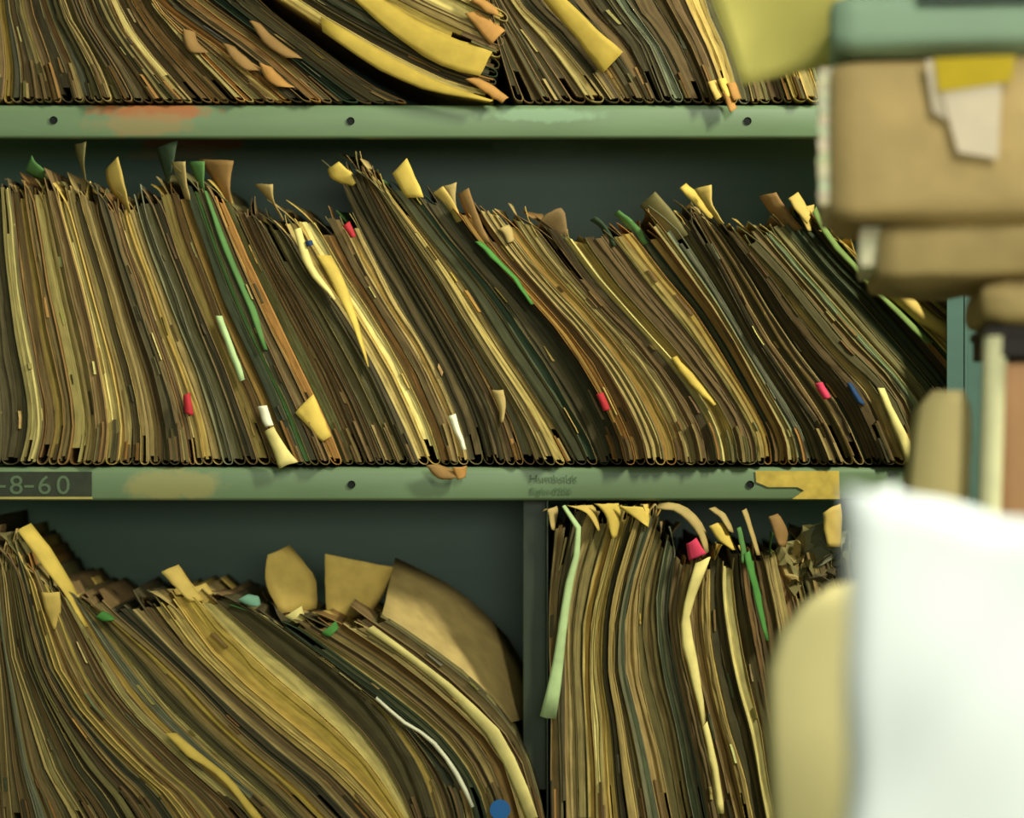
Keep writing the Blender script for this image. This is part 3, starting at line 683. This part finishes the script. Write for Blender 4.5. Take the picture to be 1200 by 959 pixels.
# divider plate in the lower bay
dz1 = CZ + (479.5 - 588) * K; dz0 = CZ + (479.5 - 971) * K
bm = bmesh.new()
box_bm(bm, (W(641, 0).x, .012 - .15, dz0), (W(642.5, 0).x, .298 - .15, dz1))
box_bm(bm, (W(613, 0, .05).x, .050 - .15, CZ + (479.5 - 935) * K), (W(641, 0).x, .0525 - .15, dz1), .0008)
bm_obj('divider_plate', bm, metal('divider_paint', (58, 70, 38)), rack)

# ------------------------------------------------------------------ room
def struct(name, a, b, mat):
    bm = bmesh.new(); box_bm(bm, a, b); o = bm_obj(name, bm, mat); o['kind'] = 'structure'; return o
struct('floor', (-3, -4, -.05), (3, 1.2, 0), paper('lino', (110, 105, 88), .15, 8))
struct('wall_back', (-3, .5, 0), (3, .6, 2.7), paper('wall_paint', (150, 158, 130), .05, 4))

# ------------------------------------------------------------------ table with the stack at the near right
tz = .70
tb = empty('work_table', (.55, -.8, 0), 'plain work table carrying the blurred stack of wallets', 'table')
bm = bmesh.new(); box_bm(bm, (-.42, -.42, tz - .03), (.6, .42, tz), .004); bm_obj('table_top', bm, paper('table_top_grey', (120, 124, 108), .06), tb)
for sx in (-.38, .56):
    for sy in (-.38, .38):
        bm = bmesh.new(); box_bm(bm, (sx - .015, sy - .015, 0), (sx + .015, sy + .015, tz - .03), .003); bm_obj('leg', bm, metal('leg_paint', (90, 100, 90)), tb)

def soft_box(name, a, b, mat, parent=None, bulge=.006, amp=.003, freq=14, seed=0, r=.010, origin=Vector((0, 0, 0)), sub=(16, 10, 10)):
    """wrapped parcel: rounded box whose faces bulge and wrinkle"""
    bm = bmesh.new(); bmesh.ops.create_cube(bm, size=1)
    bmesh.ops.subdivide_edges(bm, edges=bm.edges, cuts=15, use_grid_fill=True)
    a = Vector(a); b = Vector(b); s = b - a
    for v in bm.verts:
        q = v.co.copy()
        u = [q[i] * 2 for i in range(3)]
        p = Vector([a[i] + s[i] * (q[i] + .5) for i in range(3)])
        inner = Vector([min(max(p[i], a[i] + r), b[i] - r) for i in range(3)])
        d = p - inner
        if d.length > 1e-9: p = inner + d.normalized() * r
        nrm = (d.normalized() if d.length > 1e-9 else Vector())
        bl = bulge * (1 - u[0] ** 2) * (1 - u[2] ** 2) if abs(u[1]) > .99 else (bulge * .6 * (1 - u[0] ** 2) if abs(u[2]) > .99 else 0)
        w = noise.noise(p * freq + Vector((seed * 7, 0, 0))) * amp
        v.co = p + nrm * (bl + w) - origin
    return bm_obj(name, bm, mat, parent, smooth=True)
def Pf(px, py, y): return W(px, py, y)
YS = -.58
def sheaf(name, x0, x1, z0, z1, y0, y1, parent, origin, cols, n=18, jit=.004):
    """loose sheets lying flat, seen from the front or end, one prism each"""
    S = Strips(); z = z0
    for k in range(n):
        zz = z0 + (z1 - z0) * (k + 1) / n; c = tuple(v * rnd.uniform(.85, 1.1) for v in lin(PAL[rnd.choice(cols)])); j = rnd.uniform(0, jit); jy = rnd.uniform(0, jit)
        S.add([Vector((x0 + j, 0, zz)), Vector((x1, 0, zz))], [Vector((x0 + j, 0, z)), Vector((x1, 0, z))], y0 + jy, y1 - y0, c, k * .1, 0, 0, (z1 - z0) / n)
        z = zz
    return S.build(name, parent, origin)
def flat_file(name, lab, px0, px1, py0, py1, y0, depth, covcol, wrap_from, seed, white=True, bulge=.010, amp=.004, fr=16):
    a = Pf(px0, py1, y0); b = Pf(px1, py0, y0)
    o = Vector(((a.x + b.x) / 2, y0 + depth / 2, a.z))
    e = empty(name, o, lab, 'file')
    xw = Pf(wrap_from, 0, y0).x
    soft_box('wrapper', (xw, y0, a.z), (b.x, y0 + depth, b.z), covcol, e, bulge, amp, fr, seed, .008, o)
    sheaf('page_ends', a.x, xw + .03, a.z + .010, b.z - .004, y0 + .008, y0 + depth - .01, e, o, ['white', 'white', 'white'], 34, .002)
    return e, o
kraft1 = paper('kraft_wrap', (176, 148, 96), .10, 22, bump=.003)
kraft2 = paper('kraft_wrap_dull', (162, 138, 88), .14, 26, bump=.003)
kraft3 = paper('red_brown_card', (176, 130, 90), .08, 20)
# tall red-brown portfolio standing on the table, pale page edge showing
a = Pf(1146, 0, YS).x; top = Pf(0, 424, YS).z
e = empty('document_portfolio', (a + .15, YS + .1, tz), 'tall reddish brown document case with a pale page edge, behind the white bag', 'document case')
o = Vector((a + .15, YS + .1, tz))
soft_box('case_body', (a + .006, YS, tz), (a + .30, YS + .24, top), kraft3, e, .003, .001, 8, 3, .006, o)
rws = []
for i in range(10):
    t = i / 9; z = tz + .002 + (Pf(0, 392, YS).z - tz) * t
    xx = Pf(1136 + 18 * t ** 1.5, 0, YS).x
    rws.append([Vector((xx + .014 * j / 4, YS - .006 + .004 * (j - 2) ** 2 / 4, z)) for j in range(5)])
grid_mesh(rws, o, 'page_edge', paper('page_pale', (196, 190, 146), .06), e, .003)
bx = Pf(1156, 0, YS).x; b1 = Pf(0, 383, YS).z
o2 = Vector((bx + .13, YS + .12, top + .003)); e2 = empty('gap_block', o2, 'low black block filling the gap between the reddish brown case and a brown parcel', 'box')  # black block filling the dark gap under the parcel
bm = bmesh.new(); box_bm(bm, Vector((bx, YS + .004, top + .003)) - o2, Vector((bx + .27, YS + .22, b1 - .006)) - o2, .002); bm_obj('block_body', bm, paper('gap_black', (44, 38, 34), .05), e2)
bm = bmesh.new(); box_bm(bm, Vector((bx - .002, YS + .002, b1 - .0065)) - o2, Vector((bx + .272, YS + .222, b1)) - o2, .002); bm_obj('block_top', bm, paper('gap_black'), e2)
z3 = Pf(0, 331, YS).z
p3 = soft_box('paper_parcel', (Pf(1146, 0, YS).x, YS - .006, b1), (bx + .28, YS + .22, z3), kraft2, None, .006, .007, 22, 9, .012)
tag(p3, 'flat rumpled brown paper parcel on the black block', 'parcel')
f2, o_ = flat_file('wrapped_file', 'lower bulging brown paper file with creased sides and cream page ends', 1006, 1500, 258, 329, YS, .24, kraft2, 1026, 5, bulge=.004, amp=.007, fr=24)
f1, o1 = flat_file('wrapped_file', 'big smooth brown wrapped file carrying a white label and yellow note', 961, 1500, 71, 256, YS - .02, .27, kraft1, 976, 11, bulge=.008, amp=.003, fr=12)
def fcard(poly, y, mat, name, parent, origin, th=.0008, bend=0.0):
    bm = bmesh.new(); vs = []
    for x, yy in poly:
        p = W(x, yy, y); vs.append(bm.verts.new(p - origin))
    f = bm.faces.new(vs); r = bmesh.ops.extrude_face_region(bm, geom=[f])
    bmesh.ops.translate(bm, verts=[v for v in r['geom'] if isinstance(v, bmesh.types.BMVert)], vec=(0, -th, 0))
    return bm_obj(name, bm, mat, parent)
yl = YS - .034
fcard([(1108, 108), (1178, 98), (1174, 188), (1128, 180)], yl, paper('label_white', (196, 178, 152), .05), 'label', f1, o1)['label'] = 'white paper label'
fcard([(1090, 72), (1105, 72), (1112, 110), (1120, 145), (1098, 132)], yl + .002, paper('label_white'), 'label', f1, o1)
fcard([(1100, 70), (1194, 68), (1190, 98), (1106, 110)], yl - .001, paper('note_yellow', (170, 144, 20), .05), 'sticky_note', f1, o1)['label'] = 'mustard yellow note'
# teal file on top of it, leaf edge rounded; dark strip resting on it
a = Pf(978, 68, YS - .03); b = Pf(1500, -10, YS - .03)
o4 = Vector(((a.x + b.x) / 2, YS + .1, a.z + .004))
tf = soft_box('teal_file', (a.x, YS - .03, a.z + .0035), (b.x, YS + .24, b.z), paper('teal_card', (144, 166, 138), .06, 12), None, .003, .002, 8, 2, .014)
tag(tf, 'pale teal green file lying on the brown wrapped file', 'file')
bm = bmesh.new(); a2 = Pf(1084, 6, YS - .034)
box_bm(bm, (a2.x, YS - .028, b.z + .0005), (b.x - .01, YS + .24, 1.382), .003)
box_bm(bm, (a2.x, YS - .038, a2.z), (b.x - .01, YS - .0355, 1.380), .0008)
box_bm(bm, (a2.x, YS - .038, 1.3775), (b.x - .01, YS - .02, 1.3805), .0008)
tag(bm_obj('dark_folder', bm, paper('folder_black', (62, 70, 64), .05)), 'thick dark folder on top of the teal file', 'folder')
# yellow folder: lies on the teal file and its flap hangs over the end beside the stack
xt = a.x; ztop = b.z + .002
# broad face toward the aisle: a sheet turned to the camera, sagging from the same fold
face = []
for i in range(10):
    t = i / 9; row = []
    for j in range(10):
        s = j / 9
        x0 = 812 + 58 * t; x1 = 992
        y0p = -60 + 160 * t; y1p = -60 + 130 * t
        px = x0 + (x1 - x0) * s; py = y0p + (y1p - y0p) * s
        p = W(px, py, -.44 - .03 * s); row.append(p + Vector((0, .012 * math.sin(s * 3) * t, 0)))
    face.append(row)
yo = Vector((xt, YS + .1, ztop)); ye = empty('yellow_folder', yo, 'greenish yellow folder hanging over the end of the teal file', 'folder')
grid_mesh(face, yo, 'flap', paper('folder_yellow', (204, 190, 100), .05, 10), ye, .0012)
top_rows = [[Vector((W(812, 0, -.44).x + .30 * k / 12, -.44 - .03 * min(1, k / 6) + .10 * r / 4, W(0, -60, -.44).z + .0015 * math.sin(r / 4 * 3.1))) for k in range(13)] for r in range(5)]
grid_mesh(top_rows, yo, 'back_leaf', paper('folder_yellow'), ye, .0012)

# tan folder leaning beside the portfolio
def standing_folder(name, label, prof, y0, depth, mat, th, amp=.002, seed=0):
    """prof: (px left, px right, py) rows from top down; a slumped folder with a rounded shoulder, both leaves and sheets"""
    zs = [W(0, p[2], y0).z for p in prof]
    base = Vector((W((prof[-1][0] + prof[-1][1]) / 2, 0, y0).x, y0 + depth / 2, tz))
    e = empty(name, base, label, 'folder')
    rws = []; n = 12
    allp = [(W(p[0], 0, y0).x, W(p[1], 0, y0).x, z) for p, z in zip(prof, zs)]
    allp.append((allp[-1][0], allp[-1][1], tz + .001))
    for (xa, xb, z) in allp:
        row = []
        for j in range(n):
            s = j / (n - 1)
            x = xa + (xb - xa) * s; y = y0 + depth * .35 * (1 - math.sin(math.pi * (.5 * s + .5) * 1.0)) * 0 + .02 * (1 - s) ** 3 + amp * noise.noise((x * 20 + seed, z * 20, 0))
            row.append(Vector((x, y, z)))
        rws.append(row)
    grid_mesh(rws, base, 'front_leaf', mat, e, .0015)
    grid_mesh([[p + Vector((.004, th, -.004)) for p in r] for r in rws], base, 'back_leaf', mat, e, .0015)
    bm = bmesh.new(); xl = max(p[0] for p in allp[2:]) + .006; xr = allp[-1][1] - .004
    box_bm(bm, Vector((xl, y0 + .006 + .018, tz + .002)) - base, Vector((xr, y0 + th - .004, zs[0] - .03)) - base, .002)
    bm_obj('papers', bm, paper('page_pale', (196, 190, 146)), e)
    return e
standing_folder('tan_folder', 'tan folder with a rounded top leaning on the reddish brown case', [(1098, 1130, 458), (1082, 1137, 475), (1076, 1139, 505), (1072, 1137, 545), (1066, 1136, 600), (1060, 1136, 700)], YS + .03, .10, paper('tan_card', (196, 176, 118), .08, 16), .05)
standing_folder('manila_folder', 'blurred manila folder slumping against the left of the white bag'.replace('left of the ', ''), [(1010, 1050, 684), (978, 1052, 690), (944, 1052, 712), (918, 1052, 746), (904, 1052, 790), (904, 1052, 860), (910, 1052, 959)], -.76, .10, paper('manila_card', (232, 214, 150), .05, 12), .05, seed=4)

# white paper bag, very near the camera
YB = -1.12
xa = W(992, 0, YB).x; xb = xa + .24; dp = .13
zt = W(0, 572, YB).z
bo = Vector(((xa + xb) / 2, YB + dp / 2, tz))
# perimeter of the bag: front, side, back, side with gussets
per = []
nf = 16
for k in range(nf): per.append((xa + (xb - xa) * k / nf, YB, 'f'))
for k in range(6): per.append((xb, YB + dp * k / 6, 'r'))
for k in range(nf): per.append((xb - (xb - xa) * k / nf, YB + dp, 'b'))
for k in range(6): per.append((xa, YB + dp - dp * k / 6, 'l'))
rws = []
for i in range(20):
    t = i / 19; row = []
    for (x, y, s) in per + [per[0]]:
        q = (x - xa) / (xb - xa)
        top = zt - .016 * math.sin(min(1, q * 1.35) * math.pi) ** 1.0 + .006 * noise.noise((x * 30, y * 30, 3))
        if s in 'bl': top -= .004
        z = tz + .001 + (top - tz) * t
        xx = x + .006 * noise.noise((z * 14, y * 8, x * 6)) + (.0 if s not in 'rl' else (-1 if s == 'r' else 1) * .012 * math.sin(math.pi * (y - YB) / dp))
        # a long diagonal crease across the front
        dgl = (q - .28) - (z - (zt - .10)) * 3.2
        yy = y - .010 * math.exp(-(dgl / .12) ** 2) * (1 if s == 'f' else 0) + .004 * noise.noise((x * 12, z * 12, 8)) - .01 * math.sin(math.pi * q) * math.sin(math.pi * min(1, t * 1.1)) * (1 if s == 'f' else (-1 if s == 'b' else 0))
        row.append(Vector((xx, yy, z)))
    rws.append(row)
wb = empty('paper_bag', bo, 'bright white open paper bag standing very close, strongly blurred', 'bag')
white = paper('bag_white', (250, 252, 248), .02, 6)
grid_mesh(rws, bo, 'bag_side', white, wb, .0008)
bm = bmesh.new(); box_bm(bm, Vector((xa + .004, YB + .004, tz + .0005)) - bo, Vector((xb - .004, YB + dp - .004, tz + .003)) - bo, .001); bm_obj('bag_base', bm, white, wb)

from mathutils import Matrix
def turn(objs, pivot, deg):
    T_ = Matrix.Translation(pivot); M_ = T_ @ Matrix.Rotation(math.radians(deg), 4, 'Z') @ T_.inverted()
    for o in objs: o.matrix_basis = M_ @ o.matrix_basis
turn([e_ for e_ in [f1, f2, tf, p3, e2, bpy.data.objects['dark_folder']]], Pf(975, 100, YS), -6.5)
turn([e], Pf(1140, 400, YS), -8.5)
turn([wb], Pf(992, 600, YB), -16)

# ------------------------------------------------------------------ light
def area(name, loc, target, size, power, col, sy=None):
    l = bpy.data.lights.new(name, 'AREA'); l.energy = power; l.color = col; l.shape = 'RECTANGLE'; l.size = size; l.size_y = sy or size
    o = bpy.data.objects.new(name, l); C.objects.link(o); o.location = loc
    o.rotation_euler = (Vector(target) - Vector(loc)).to_track_quat('-Z', 'Y').to_euler()
    return o
area('ceiling_lamp', (1.3, -.9, 2.15), (0.3, 0, .85), .12, 54, (.98, 1, .84), .45)
area('front_fill', (.2, -3.6, 1.25), (0.1, 0, .85), 1.0, 16, (.93, 1, .86), .4)  # added soft fill from behind the camera, no fixture there
area('bag_fill', (.75, -2.35, 2.1), (.32, -1.1, .95), .16, 36, (.98, 1, .90), .8)  # added fill that whitens the bag and lifts the parcels
w = bpy.data.worlds.new('room_light'); w.use_nodes = True; scn.world = w
bg = w.node_tree.nodes['Background']; bg.inputs[0].default_value = (.58, .76, .56, 1); bg.inputs[1].default_value = .29

# ------------------------------------------------------------------ camera
cam = bpy.data.cameras.new('camera'); co = bpy.data.objects.new('camera', cam); C.objects.link(co)
co.location = (0, -D, CZ); co.rotation_euler = (math.pi / 2, 0, 0)
cam.sensor_width = 36; cam.lens = 36 * D / (1200 * K); cam.clip_start = .05
cam.dof.use_dof = True; cam.dof.focus_distance = D - .055; cam.dof.aperture_fstop = 3.1
scn.camera = co
scn.view_settings.view_transform = 'Standard'; scn.view_settings.look = 'None'
scn.view_settings.gamma = 1; scn.view_settings.exposure = -.1; scn.view_settings.use_curve_mapping = False
